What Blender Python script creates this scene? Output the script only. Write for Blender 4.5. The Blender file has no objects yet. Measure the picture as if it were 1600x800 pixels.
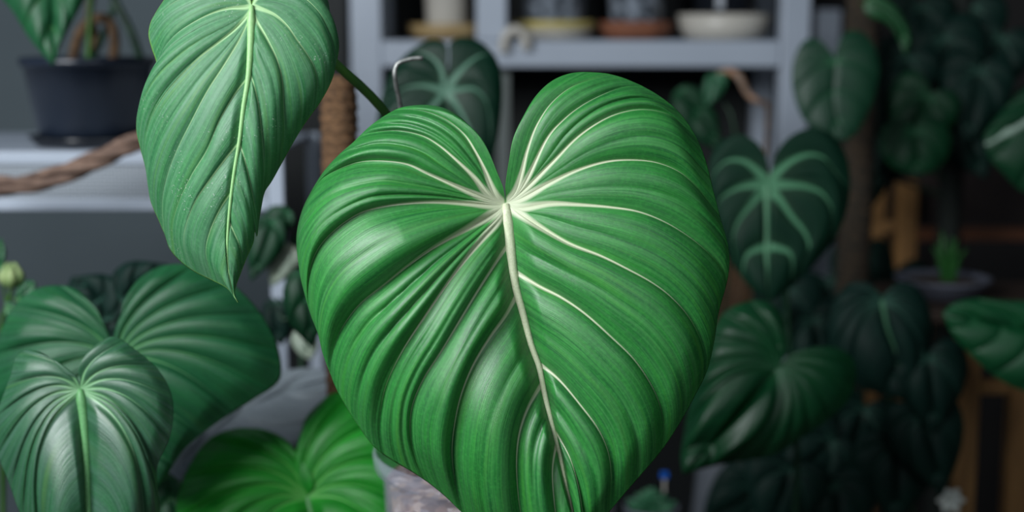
import bpy, bmesh, math, random
import numpy as np
from mathutils import Vector, Matrix
random.seed(7); RNG = np.random.default_rng(7)
C = bpy.context.scene.collection
SC = bpy.context.scene

# ------------------------------------------------------------------ camera
CAM = np.array([0.0, 0.0, 1.45]); PITCH = math.radians(9.0); FPX = 1600*50/36.0
FW = np.array([0, math.cos(PITCH), -math.sin(PITCH)]); UP = np.array([0, math.sin(PITCH), math.cos(PITCH)])
cd = bpy.data.cameras.new('camera'); cam = bpy.data.objects.new('camera', cd); C.objects.link(cam)
cam.location = CAM; cam.rotation_euler = (math.pi/2-PITCH, 0, 0)
cd.lens = 50; cd.sensor_width = 36; cd.sensor_fit = 'HORIZONTAL'; cd.clip_start = .05
cd.dof.use_dof = True; cd.dof.focus_distance = 0.985; cd.dof.aperture_fstop = 3.1
SC.camera = cam
# ------------------------------------------------------------------ light
w = bpy.data.worlds.new('world'); SC.world = w; w.use_nodes = True
w.node_tree.nodes['Background'].inputs[0].default_value = (.62, .78, 1.0, 1)
w.node_tree.nodes['Background'].inputs[1].default_value = 0.07
def area(name, loc, target, sx, sy, power, col):
    l = bpy.data.lights.new(name, 'AREA'); l.shape = 'RECTANGLE'; l.size = sx; l.size_y = sy; l.energy = power; l.color = col
    o = bpy.data.objects.new(name, l); C.objects.link(o); o.location = loc
    o.rotation_euler = (Vector(target)-Vector(loc)).to_track_quat('-Z', 'Y').to_euler(); return o
area('window_light', (-1.05, 0.08, 2.02), (-.05, 1.1, 1.25), 1.0, .8, 46, (.93, .97, 1.0))
area('fill_light', (0.5, -.9, 2.2), (-.05, 1.1, 1.2), 1.2, .9, 9, (.9, .96, 1.0))  # soft fill added behind the camera to give the leaves sheen
SC.view_settings.view_transform = 'Standard'; SC.view_settings.look = 'None'
SC.view_settings.gamma = 1; SC.view_settings.exposure = 0.0; SC.view_settings.use_curve_mapping = False

# ------------------------------------------------------------------ helpers
def at(px, py, D):
    """world point seen at photograph position (px,py) at view depth D"""
    return CAM + D*(FW + (px-800)/FPX*np.array([1., 0, 0]) + (400-py)/FPX*UP)
def atY(px, py, Y):
    d = FW + (px-800)/FPX*np.array([1., 0, 0]) + (400-py)/FPX*UP
    return CAM + d*(Y/d[1])
def srgb(r, g, b):
    f = lambda c: (c/255/12.92) if c/255 <= .04045 else ((c/255+.055)/1.055)**2.4
    return (f(r), f(g), f(b), 1)

def thing(name, label, cat, loc=(0, 0, 0), group=None):
    o = bpy.data.objects.new(name, None); C.objects.link(o); o.location = loc
    o.empty_display_size = .03; o['label'] = label; o['category'] = cat
    if group: o['group'] = group
    return o
def tag(o, label, cat, group=None):
    o['label'] = label; o['category'] = cat
    if group: o['group'] = group
    return o
def link(name, me, mat, parent=None, smooth=True):
    o = bpy.data.objects.new(name, me); C.objects.link(o); me.materials.append(mat)
    if smooth: me.shade_smooth()
    if parent is not None:
        o.parent = parent
        M = Matrix.Identity(4); p = parent
        while p is not None:
            M = Matrix.Translation(p.location) @ M; p = p.parent
        o.data.transform(M.inverted())       # geometry is written in world space
    return o
def obj(name, bm, mat, parent=None, smooth=True):
    me = bpy.data.meshes.new(name); bmesh.ops.recalc_face_normals(bm, faces=bm.faces[:]); bm.to_mesh(me); bm.free()
    return link(name, me, mat, parent, smooth)
def box(bm, c, s, bevel=0, rz=0):
    r = bmesh.ops.create_cube(bm, size=1, matrix=Matrix.Translation(c) @ Matrix.Rotation(rz, 4, 'Z') @ Matrix.Diagonal((s[0], s[1], s[2], 1)))
    if bevel:
        es = list({e for v in r['verts'] for e in v.link_edges})
        bmesh.ops.bevel(bm, geom=es, offset=bevel, segments=2, affect='EDGES', profile=.5)
def bar(bm, a, b, wx, wy):
    """square bar from a to b"""
    a = Vector(a); b = Vector(b); d = b-a
    q = d.to_track_quat('Z', 'Y').to_matrix().to_4x4()
    r = bmesh.ops.create_cube(bm, size=1, matrix=Matrix.Translation((a+b)/2) @ q @ Matrix.Diagonal((wx, wy, d.length, 1)))
    es = list({e for v in r['verts'] for e in v.link_edges})
    bmesh.ops.bevel(bm, geom=es, offset=min(wx, wy)*.12, segments=2, affect='EDGES')
def crspl(P, per=24):
    P = [np.array(p, float) for p in P]
    if len(P) == 2: return np.linspace(P[0], P[1], per+1)
    Q = [2*P[0]-P[1]]+P+[2*P[-1]-P[-2]]; out = []
    for i in range(1, len(Q)-2):
        a, b, c, d = Q[i-1:i+3]
        for k in range(per):
            t = k/per
            out.append(.5*((2*b)+(c-a)*t+(2*a-5*b+4*c-d)*t*t+(3*b-a-3*c+d)*t**3))
    out.append(P[-1]); return np.array(out)
def arcs(P):
    d = np.r_[0, np.cumsum(np.linalg.norm(np.diff(P, axis=0), axis=1))]
    return d/d[-1], d[-1]
def samp(P, a, t):
    return np.stack([np.interp(t, a, P[:, i]) for i in range(P.shape[1])], -1)
def spl(P, n):
    Q = crspl(P); a, _ = arcs(Q); return samp(Q, a, np.linspace(0, 1, n))
def tube(bm, P, R, seg=10, n=None, flat=1.0, cap=True):
    P = [np.array(p, float) for p in P]
    if n: 
        rr = np.interp(np.linspace(0, 1, n), np.linspace(0, 1, len(R)), R) if hasattr(R, '__len__') else [R]*n
        P = spl(P, n); R = rr
    elif not hasattr(R, '__len__'): R = [R]*len(P)
    nrm = None; rings = []
    for i, p in enumerate(P):
        t = Vector(P[min(i+1, len(P)-1)]-P[max(i-1, 0)]).normalized()
        if nrm is None:
            nrm = t.cross(Vector((0, 1, 0.3))).normalized()
        nrm = (nrm-t*nrm.dot(t)).normalized(); bi = t.cross(nrm)
        rings.append([bm.verts.new(Vector(p)+float(R[i])*(math.cos(2*math.pi*k/seg)*nrm+flat*math.sin(2*math.pi*k/seg)*bi)) for k in range(seg)])
    for a, b in zip(rings, rings[1:]):
        for k in range(seg): bm.faces.new((a[k], a[(k+1) % seg], b[(k+1) % seg], b[k]))
    if cap: bm.faces.new(rings[0][::-1]); bm.faces.new(rings[-1])
def lathe(bm, prof, c, seg=48, rfun=None):
    """prof: (r,z) list, closed on axis where r==0"""
    rings = []
    for r, z in prof:
        if r < 1e-6: rings.append([bm.verts.new((c[0], c[1], c[2]+z))])
        else:
            rings.append([bm.verts.new((c[0]+(r*(rfun(2*math.pi*k/seg, z) if rfun else 1))*math.cos(2*math.pi*k/seg),
                          c[1]+(r*(rfun(2*math.pi*k/seg, z) if rfun else 1))*math.sin(2*math.pi*k/seg), c[2]+z)) for k in range(seg)])
    for a, b in zip(rings, rings[1:]):
        for k in range(seg):
            k2 = (k+1) % seg
            if len(a) == 1 and len(b) == 1: continue
            if len(a) == 1: bm.faces.new((a[0], b[k2], b[k]))
            elif len(b) == 1: bm.faces.new((a[k], a[k2], b[0]))
            else: bm.faces.new((a[k], a[k2], b[k2], b[k]))

# ------------------------------------------------------------------ materials
class NT:
    def __init__(s, name):
        s.m = bpy.data.materials.new(name); s.m.use_nodes = True; s.t = s.m.node_tree; s.n = s.t.nodes; s.l = s.t.links
        s.b = s.n['Principled BSDF']; s.out = s.n['Material Output']
    def nd(s, ty, ins=None, **kw):
        n = s.n.new(ty)
        for k, v in kw.items(): setattr(n, k, v)
        for k, v in (ins or {}).items():
            if hasattr(v, 'is_output'): s.l.new(v, n.inputs[k])
            else: n.inputs[k].default_value = v
        return n
    def math(s, op, a, b=0.0, clamp=False):
        n = s.nd('ShaderNodeMath', {0: a, 1: b}, operation=op, use_clamp=clamp); return n.outputs[0]
    def mix(s, f, a, b, bt='MIX'):
        n = s.n.new('ShaderNodeMix'); n.data_type = 'RGBA'; n.blend_type = bt; n.clamp_factor = True
        for k, v in ((0, f), (6, a), (7, b)):
            if hasattr(v, 'is_output'): s.l.new(v, n.inputs[k])
            else: n.inputs[k].default_value = v
        return n.outputs[2]
    def rng(s, v, a, b, c=0., d=1.):
        n = s.nd('ShaderNodeMapRange', {0: v, 1: a, 2: b, 3: c, 4: d}); return n.outputs[0]
    def set(s, **kw):
        for k, v in kw.items():
            k = k.replace('_', ' ')
            if hasattr(v, 'is_output'): s.l.new(v, s.b.inputs[k])
            else: s.b.inputs[k].default_value = v

def leaf_mat(name, dark, light, vein, painted_sheen=.0, rough=.42, vstr=1., spec=.5, band=.7, margin=None, transl=.12, speck=0., sheen=0.0, net=0.):
    t = NT(name)
    uv = t.nd('ShaderNodeUVMap').outputs[0]
    vd = t.nd('ShaderNodeAttribute', attribute_name='vdist').outputs['Fac']
    vw = t.nd('ShaderNodeAttribute', attribute_name='vwid').outputs['Fac']
    me = t.nd('ShaderNodeAttribute', attribute_name='medge').outputs['Fac']
    def noise(sx, sy, det=2., sc=1.):
        mp = t.nd('ShaderNodeMapping', {'Vector': uv, 'Scale': (sx, sy, 1)}).outputs[0]
        return t.nd('ShaderNodeTexNoise', {'Vector': mp, 'Scale': sc, 'Detail': det}).outputs['Fac']
    fine = noise(38., 2.2, 3.)          # fine parallel striation
    mid = noise(7., 1.1, 2.)            # bands along the veins
    blot = noise(1.3, 2.2, 3.)
    geo = t.nd('ShaderNodeTexCoord').outputs['Object']
    cells = t.nd('ShaderNodeTexNoise', {'Vector': geo, 'Scale': 420., 'Detail': 2.}).outputs['Fac']
    f = t.math('ADD', t.math('MULTIPLY', t.rng(mid, .3, .7), .6*band), t.math('MULTIPLY', t.rng(fine, .3, .7), .3))
    f = t.math('ADD', f, t.math('MULTIPLY', t.rng(blot, .35, .7), .3), True)
    col = t.mix(f, dark, light)
    col = t.mix(t.math('MULTIPLY', t.rng(cells, .45, .7), .22), col, tuple(c*1.5 for c in light[:3])+(1,))
    if painted_sheen:  # greyish sheen of the leaf painted into the colour in bands
        bl = noise(4.3, .55, 3.); bl2 = noise(16., 1.6, 3.)
        k = t.math('MULTIPLY', t.math('ADD', t.math('MULTIPLY', t.rng(bl, .42, .68), .7), t.math('MULTIPLY', t.rng(bl2, .5, .75), .5)), painted_sheen, True)
        col = t.mix(k, col, (light[0]*1.9+.03, light[1]*1.12, light[2]*1.9+.03, 1))
        yl = noise(2.7, .7, 2.); col = t.mix(t.math('MULTIPLY', t.rng(yl, .55, .75), painted_sheen*.8), col, (light[0]*1.5+.02, light[1]*1.15, light[2]*.6, 1))
        dk = noise(9., .5, 2.); col = t.mix(t.math('MULTIPLY', t.rng(dk, .52, .72), .55), col, dark)
    if speck:
        sp = t.nd('ShaderNodeTexNoise', {'Vector': geo, 'Scale': 700., 'Detail': 1.}).outputs['Fac']
        sp2 = t.nd('ShaderNodeTexNoise', {'Vector': geo, 'Scale': 30., 'Detail': 2.}).outputs['Fac']
        k = t.math('MULTIPLY', t.rng(sp, .66, .72), t.math('MULTIPLY', t.rng(sp2, .5, .65), speck))
        col = t.mix(k, col, (.35, .42, .36, 1))
    # veins
    q = t.math('DIVIDE', vd, t.math('MAXIMUM', vw, .01))
    vm = t.math('MULTIPLY', t.rng(q, .55, 1.25, 1., 0.), vstr, True)
    vm = t.math('MULTIPLY', vm, t.rng(vw, .35, 1.7, .12, 1.), True)
    halo = t.math('MULTIPLY', t.rng(q, 1., 4.5, .35*vstr, 0.), t.rng(vw, 1., 5., 0., 1.), True)
    col = t.mix(halo, col, (light[0]*1.2+.02, light[1]*1.1+.02, light[2]*1.2+.01, 1))
    if net:
        mp = t.nd('ShaderNodeMapping', {'Vector': uv, 'Scale': (3.2, 3.2, 1)}).outputs[0]
        vo = t.nd('ShaderNodeTexVoronoi', {'Vector': mp, 'Scale': 1.}, feature='DISTANCE_TO_EDGE').outputs['Distance']
        col = t.mix(t.rng(vo, .0, .09, net, 0.), col, vein)
    col = t.mix(vm, col, vein)
    if margin: col = t.mix(t.rng(me, .0, 3.0, .9, 0.), col, margin)
    bmp = t.nd('ShaderNodeBump', {'Strength': .35, 'Distance': .0006, 'Height': t.math('ADD', fine, t.math('MULTIPLY', cells, .35))}).outputs[0]
    t.set(Base_Color=col, Roughness=t.rng(fine, .3, .7, rough-.05, rough+.08), Normal=bmp, Specular_IOR_Level=spec)
    if sheen: t.set(Sheen_Weight=sheen, Sheen_Roughness=.45, Sheen_Tint=(.85, .95, 1, 1))
    if transl:
        tr = t.nd('ShaderNodeBsdfTranslucent', {'Color': t.mix(1., col, (1.2, 1.5, .5, 1), 'MULTIPLY')})
        mx = t.nd('ShaderNodeMixShader', {0: transl}); t.l.new(t.b.outputs[0], mx.inputs[1]); t.l.new(tr.outputs[0], mx.inputs[2])
        t.l.new(mx.outputs[0], t.out.inputs[0])
    return t.m
def plain(name, col, rough=.5, spec=.5, metal=0., nscale=0., col2=None, bump=0., trans=0., stretch=(1, 1, 1), ior=1.45):
    t = NT(name); c = col
    if nscale:
        g = t.nd('ShaderNodeTexCoord').outputs['Object']
        mp = t.nd('ShaderNodeMapping', {'Vector': g, 'Scale': stretch}).outputs[0]
        n = t.nd('ShaderNodeTexNoise', {'Vector': mp, 'Scale': nscale, 'Detail': 4.}).outputs['Fac']
        c = t.mix(t.rng(n, .35, .65), col, col2 or tuple(x*.6 for x in col[:3])+(1,))
        if bump:
            b = t.nd('ShaderNodeBump', {'Strength': bump, 'Distance': .003, 'Height': n}).outputs[0]; t.set(Normal=b)
    t.set(Base_Color=c, Roughness=rough, Specular_IOR_Level=spec, Metallic=metal)
    if trans: t.set(Transmission_Weight=trans, IOR=ior)
    return t.m

G = srgb
M_hero = leaf_mat('leaf_bright_green', G(1, 78, 36), G(50, 144, 56), G(196, 204, 174), rough=.44, margin=G(56, 146, 56), spec=.75, painted_sheen=.40)
M_hang = leaf_mat('leaf_dusty_green', G(22, 92, 52), G(72, 138, 84), G(160, 198, 144), rough=.48, margin=G(110, 160, 60), speck=.8, spec=.5, painted_sheen=.5)
M_low = leaf_mat('leaf_deep_green', G(18, 70, 42), G(46, 104, 64), G(110, 160, 112), rough=.42, spec=.9, painted_sheen=.6)
M_low2 = leaf_mat('leaf_mid_green', G(6, 60, 34), G(26, 98, 52), G(90, 150, 92), rough=.45, vstr=.6, painted_sheen=.3)
M_vivid = leaf_mat('leaf_vivid_green', G(0, 96, 20), G(34, 160, 40), G(96, 178, 84), rough=.42, vstr=.8, painted_sheen=.25)
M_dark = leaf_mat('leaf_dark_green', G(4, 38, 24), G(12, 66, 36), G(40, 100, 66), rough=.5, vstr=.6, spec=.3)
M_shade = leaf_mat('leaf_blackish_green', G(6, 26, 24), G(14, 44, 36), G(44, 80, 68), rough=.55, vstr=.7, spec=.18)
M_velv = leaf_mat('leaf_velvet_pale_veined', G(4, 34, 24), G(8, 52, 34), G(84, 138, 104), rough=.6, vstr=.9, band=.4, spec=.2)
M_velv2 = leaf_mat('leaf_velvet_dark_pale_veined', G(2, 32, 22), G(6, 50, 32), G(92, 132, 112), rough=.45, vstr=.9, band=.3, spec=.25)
M_grey = leaf_mat('leaf_silver_grey', G(116, 128, 134), G(150, 160, 168), G(154, 164, 170), rough=.6, vstr=.4, transl=.0)
M_pale = leaf_mat('leaf_pale_variegated', G(120, 140, 120), G(170, 182, 168), G(190, 200, 180), rough=.5)
M_petiole = plain('petiole_green', G(58, 100, 34), .4, nscale=60, col2=G(44, 84, 40), stretch=(1, 1, .2))
M_petiole_d = plain('petiole_dark_green', G(20, 58, 34), .5, nscale=60, col2=G(14, 46, 28))
M_rib = plain('midrib_cream', G(200, 206, 176), .5, nscale=900, col2=G(186, 196, 158), bump=.15)
M_rib2 = plain('midrib_pale_green', G(146, 190, 128), .5, nscale=500, col2=G(134, 182, 118))
M_rib3 = plain('midrib_mid_green', G(96, 152, 96), .5, nscale=500, col2=G(84, 140, 86))
M_white = plain('white_painted_steel', G(164, 174, 188), .45, nscale=6, col2=G(156, 166, 180))
M_blackpl = plain('black_plastic', G(22, 27, 34), .38, nscale=20, col2=G(18, 22, 30))
M_soil = plain('potting_soil', G(44, 34, 28), .9, nscale=220, col2=G(84, 68, 54), bump=.8)
M_terra = plain('terracotta', G(132, 82, 58), .8, nscale=40, col2=G(112, 68, 48))
M_wood = plain('tan_wood', G(146, 108, 62), .6, nscale=14, col2=G(120, 86, 48), stretch=(6, 6, .7), bump=.1)
M_woodd = plain('dark_wood', G(58, 42, 32), .6, nscale=14, col2=G(40, 30, 24), stretch=(.7, 6, 6))
M_vine = plain('dry_vine_bark', G(128, 104, 90), .85, nscale=90, col2=G(84, 66, 58), stretch=(.5, 2, 2), bump=.6)
M_stemb = plain('brown_stem', G(96, 72, 46), .8, nscale=120, col2=G(60, 44, 32), bump=.5)
M_wire = plain('galvanised_wire', G(168, 170, 166), .42, metal=.6, nscale=160, col2=G(120, 124, 122))
M_cer = plain('white_ceramic', G(196, 192, 184), .35, nscale=8, col2=G(186, 182, 172))
M_greyp = plain('grey_ceramic', G(110, 116, 124), .5, nscale=12, col2=G(98, 104, 112))
M_beige = plain('beige_ceramic', G(170, 148, 106), .5, nscale=20, col2=G(150, 126, 86))
M_black = plain('darkening_black', G(14, 20, 22), .7)  # stands in for darkness in the bays and the gap beside them

# ------------------------------------------------------------------ leaf builder
def sstep(a, b, x):
    t = np.clip((x-a)/(b-a), 0, 1); return t*t*(3-2*t)
def auto_veins(mid, out, n, npal, side, bow=.13, o0=.22, o1=.93, m1=.72):
    Md = crspl(mid); ma, _ = arcs(Md); O = crspl([mid[0]]+list(out)); oa, _ = arcs(O)
    vs = []
    for k in range(n):
        o = o0+(o1-o0)*k/(n-1)
        m = 0 if k < npal else m1*((k-npal+1)/(n-npal))
        a = samp(Md, ma, m); b = samp(O, oa, o); back = samp(O, oa, max(o-.06, 0))-b
        d = b-a; L = np.linalg.norm(d); p = np.array([-d[1], d[0]])/L
        if p @ back < 0: p = -p
        vs.append([tuple(a+d*u+p*L*bow*math.sin(math.pi*u**.8)) for u in (0, .2, .4, .6, .8, 1.)])
    return vs
def half_surface(mid, out, veins, step, nu, sec, nmax=3):
    Md = crspl(mid); ma, mL = arcs(Md)
    O = crspl([mid[0]]+list(out)); oa, oL = arcs(O)
    us = np.linspace(0, 1, nu)
    keys = []
    for v in veins:
        V = crspl(v); va, _ = arcs(V); V = samp(V, va, us)
        m = ma[np.argmin(np.linalg.norm(Md-V[0], axis=1))]
        o = oa[np.argmin(np.linalg.norm(O-V[-1], axis=1)+3.0*np.abs(0))]
        Dv = V-(V[0]+(V[-1]-V[0])*us[:, None])
        keys.append([m, o, Dv])
    keys.sort(key=lambda k: k[1])
    mm = 0
    for k in keys:
        if k[0] < .012: k[0] = 0
        k[0] = mm = max(mm, k[0])
    o0 = keys[0][1]*.62
    E = samp(O, oa, us*o0); keys.insert(0, [0, o0, E-(E[0]+(E[-1]-E[0])*us[:, None])])
    keys.append([1, 1, np.zeros((nu, 2))])
    cols = []
    for k in range(len(keys)-1):
        (m0, a0, D0), (m1, a1, D1) = keys[k], keys[k+1]
        n = max(6, int((a1-a0)*oL/step)); last = k == len(keys)-2
        t = np.linspace(0, 1, n+1); f = .55*t+.45*(.5-.5*np.cos(np.pi*t))
        W = None
        C0 = samp(Md, ma, m0)+(samp(O, oa, a0)-samp(Md, ma, m0))*us[:, None]+D0
        C1 = samp(Md, ma, m1)+(samp(O, oa, a1)-samp(Md, ma, m1))*us[:, None]+D1
        W = np.linalg.norm(C1-C0, axis=1)
        nsec = RNG.integers(2, nmax+1) if (a1-a0)*oL > sec and k > 0 else 1
        ph = RNG.random()*6; ph2 = RNG.random()*6; amp = .8+.4*RNG.random()
        for f_ in (f if last else f[:-1]):
            m = m0+(m1-m0)*f_; a = a0+(a1-a0)*f_
            A = samp(Md, ma, m); B = samp(O, oa, a)
            sh = (1-m)/(1-m0) if last and m0 < 1 else 1
            Dv = D0*(1-f_)+D1*f_
            P = A+(B-A)*us[:, None]+Dv
            R = np.linalg.norm(B-A)
            vd = min(f_, 1-f_)*W
            if k == 0: vd = (1-f_)*W
            if last: vd = f_*W
            cols.append(dict(vb=1. if (m0 if (f_ < .5 or last) else m1) < .02 else .3, P=P, f=f_, W=W, R=R, vd=vd, o=a*oL, k=k, nsec=nsec, ph=ph, ph2=ph2, amp=amp, last=last, edge=f_*W if k == 0 else None))
    return cols, us
def build_leaf(name, mat, D, mid, L, R, vL=None, vR=None, parent=None, nL=6, nR=6, npal=4, step=4., nu=70, a1=.16, a2=.035,
               valley=.10, droop=.16, droop_r=None, ar=1, vw=(5., 1.4), sec=70, bend=None, thick=.0006, ribm=None, rib=(8, 2), rib_h=1.0, bow=.13, wave=.0, label=None,
               petiole=None, pmat=None, prad=(.0032, .0042), vd_cut=.85):
    S = .00045*D   # metres per photo pixel at this depth
    J = np.array(mid[0], float)
    if vL is None: vL = auto_veins(mid, L, nL, min(npal, nL-1), 'L', bow)
    if vR is None: vR = auto_veins(mid, R, nR, min(npal, nR-1), 'R', bow)
    bend = bend or (lambda x, y: 0*x)
    VV, FF, vd_, vw_, me_, uv_ = [], [], [], [], [], []
    def place(x, y, h):
        return at_many(x, y, D-(h+bend(x-J[0], y-J[1]))*S)
    for hi, (out, vs) in enumerate(((L, vL), (R, vR))):
        cols, us = half_surface(mid, out, vs, step, nu, sec, 3 if hi == 0 or ar == 1 else 2); ah = 1 if hi == 0 else ar
        base = len(VV); nU = len(us)
        fr = arcs(crspl(mid))[1]
        for c in cols:
            P = c['P']; f = c['f']; W = c['W']
            env = sstep(0, .12, us)*(1-.55*sstep(.8, 1, us))
            Wc = np.minimum(W, 95.)
            fs = f**(1.5 if hi == 0 else .68); g = 4*fs*(1-fs)
            if c['k'] == 0: g = math.sin(math.pi*min(1, f*.5+.5))**1 if f > .0 else 1.0
            h = Wc*env*a1*ah*c['amp']*g**.75
            if c['nsec'] > 1:
                fw = f+.05*np.sin(us*5+c['ph'])
                rid = 1-np.abs(np.sin(c['nsec']*math.pi*fw))**.7
                rid = rid*(4*f*(1-f))**.5
                h = h-Wc*env*a2*ah*2.*rid*(.6+.4*np.sin(us*4+c['ph2']))
            r = c['R']
            dr = droop if hi == 0 else (droop if droop_r is None else droop_r)
            h = h+r*(valley*4*us*(1-us)*.6+valley*us*.5-dr*us**3)
            if wave: h = h+wave*np.sin(c['o']/55.+hi*2)*us**3*min(1, r/150)
            VV.extend(zip(P[:, 0], P[:, 1], h))
            vd_.extend(c['vd']); vw_.extend((c['vb']*vw[0]*np.exp(-us*7)+vw[1]*(1-us)**.8*(us < 2))*np.where(us < vd_cut, 1, np.clip((1-us)/(1-vd_cut), 0, 1)))
            e = (1-us)*r
            if c['edge'] is not None: e = np.minimum(e, c['edge'])
            me_.extend(e); uv_.extend(np.stack([np.full(nU, c['o'])*.025+hi*31.7, us*(r**.5*10)*.01+hi*3], -1))
        a = VV[base]; 
        # winding toward the camera
        i0 = base+(len(cols)//2)*nU+nU//2; p0 = np.array(VV[i0]); p1 = np.array(VV[i0+1]); p2 = np.array(VV[i0+nU])
        cr = (p1[0]-p0[0])*(p2[1]-p0[1])-(p1[1]-p0[1])*(p2[0]-p0[0])
        for i in range(len(cols)-1):
            for j in range(nU-1):
                q = (base+i*nU+j, base+i*nU+j+1, base+(i+1)*nU+j+1, base+(i+1)*nU+j)
                FF.append(q if cr < 0 else q[::-1])
    VV = np.array(VV); Wd = place(VV[:, 0], VV[:, 1], VV[:, 2])
    me = bpy.data.meshes.new(name); me.from_pydata(Wd.tolist(), [], FF); 
    for an, arr in (('vdist', vd_), ('vwid', vw_), ('medge', me_)):
        at_ = me.attributes.new(an, 'FLOAT', 'POINT'); at_.data.foreach_set('value', np.array(arr, dtype=np.float32))
    uvl = me.uv_layers.new(name='UVMap'); li = np.zeros(len(me.loops), dtype=np.int32); me.loops.foreach_get('vertex_index', li)
    uvl.data.foreach_set('uv', np.array(uv_, dtype=np.float32)[li].ravel())
    bm = bmesh.new(); bm.from_mesh(me); bmesh.ops.remove_doubles(bm, verts=bm.verts, dist=2e-6)
    bmesh.ops.dissolve_degenerate(bm, edges=bm.edges, dist=1e-6); bm.to_mesh(me); bm.free()
    o = link(name, me, mat, parent)
    if label: o['label'] = label
    sm = o.modifiers.new('thickness', 'SOLIDIFY'); sm.thickness = thick; sm.offset = -1
    mp = spl(mid, 40)
    if ribm:
        bm = bmesh.new(); rr = np.linspace(0, 1, 40); rad = (rib[1]+(rib[0]-rib[1])*np.exp(-rr*4.5))*(1-rr**6*.8)*(.35+.65*sstep(0, .05, rr))
        pts = place(mp[:, 0], mp[:, 1], np.full(40, rib_h)-rad*.35)
        tube(bm, list(pts), list(rad*S), seg=12, flat=1.0)
        rb = obj('midrib', bm, ribm, None); rb.parent = o
        par = o.parent; Mx = Matrix.Identity(4)
        while par is not None: Mx = Matrix.Translation(par.location) @ Mx; par = par.parent
        rb.data.transform(Mx.inverted())
        rb['label'] = 'pale raised midrib'
    if petiole is not None:
        bm = bmesh.new(); jp = place(np.array([J[0]]), np.array([J[1]]), np.array([-2.]))[0]
        pts = [jp]+[np.array(q) for q in petiole]
        tube(bm, pts, prad, seg=10, n=40)
        obj('petiole', bm, pmat or M_petiole, parent)
    return o, place
def at_many(x, y, D):
    x = np.asarray(x, float); y = np.asarray(y, float); D = np.asarray(D, float)
    return CAM[None]+D[:, None]*(FW[None]+((x-800)/FPX)[:, None]*np.array([[1., 0, 0]])+((400-y)/FPX)[:, None]*UP[None])

# ------------------------------------------------------------------ setting
def struct(name, bm, m):
    o = obj(name, bm, m, None, smooth=False); o['kind'] = 'structure'; return o
M_floor = plain('floor_concrete', G(60, 58, 56), .7, nscale=5, col2=G(48, 47, 46))
M_wall = plain('wall_paint_grey', G(100, 112, 118), .85, nscale=3, col2=G(94, 106, 112))
M_wallr = plain('wall_darkened', G(36, 34, 34), .85, nscale=3, col2=G(30, 29, 30))  # dimness of the right side put into a darker wall colour
bm = bmesh.new(); box(bm, (0, 0.6, -.025), (5, 6.2, .05)); struct('floor', bm, M_floor)
bm = bmesh.new(); box(bm, (-1.47, 3.03, 1.3), (2.06, .06, 2.6)); struct('wall_back', bm, M_wall)
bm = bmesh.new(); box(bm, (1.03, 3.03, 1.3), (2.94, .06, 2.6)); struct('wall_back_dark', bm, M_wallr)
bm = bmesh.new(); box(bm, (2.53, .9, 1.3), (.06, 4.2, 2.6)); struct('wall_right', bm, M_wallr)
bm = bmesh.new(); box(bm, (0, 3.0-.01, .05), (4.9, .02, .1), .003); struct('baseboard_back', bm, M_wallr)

# ------------------------------------------------------------------ tables and benches (mostly below the frame)
TZ = .84
def table(name, label, x0, x1, y0, y1, z, mat, lw=.04):
    t = thing(name, label, 'table', ((x0+x1)/2, (y0+y1)/2, 0))
    bm = bmesh.new(); box(bm, ((x0+x1)/2, (y0+y1)/2, z-.0125), (x1-x0, y1-y0, .025), .004); obj('table_top', bm, mat, t, False)
    bm = bmesh.new()
    box(bm, ((x0+x1)/2, (y0+y1)/2, z-.06), (x1-x0-.08, y1-y0-.08, .07), .003); obj('apron', bm, mat, t, False)
    for x in (x0+.05, x1-.05):
        for y in (y0+.05, y1-.05):
            bm = bmesh.new(); box(bm, (x, y, (z-.025)/2), (lw, lw, z-.025), .004); obj('leg', bm, mat, t, False)
    return t
table('potting_table', 'dark wooden table carrying the plants in front', -.92, .13, .93, 1.585, TZ, M_woodd)
BZ = .50
table('low_bench', 'low dark wooden bench under the shaded plants at right', .132, .545, 1.54, 2.25, BZ, M_woodd)

def pot(parent, c, r, h, mat, soil=True, taper=.78, rim=.012, wall=.003, smat=None, fill=.88, name='pot', ribs=0):
    prof = [(0, 0), (r*taper*.97, 0), (r*taper, .004), (r*.985, h-rim), (r*1.03, h-rim), (r*1.05, h-rim*.5), (r*1.04, h), (r*1.0, h),
            (r*.985-wall, h-rim), (r*taper+(r-r*taper)*.1-wall, .012), (0, .012)]
    bm = bmesh.new(); lathe(bm, prof, c, rfun=(lambda a, z: 1+.012*math.cos(ribs*a) if z < h-rim else 1) if ribs else None)
    p = obj(name, bm, mat, parent)
    if soil:
        rs = (r*taper+(r*.985-r*taper)*fill)-wall-.001
        bm = bmesh.new(); lathe(bm, [(r*taper-wall-.001, .0125), (rs, h*fill-.006), (rs*.9, h*fill), (rs*.5, h*fill+.004), (0, h*fill+.003)], c, rfun=lambda a, z: 1)
        obj('soil', bm, smat or M_soil, parent)
    return p

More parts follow.
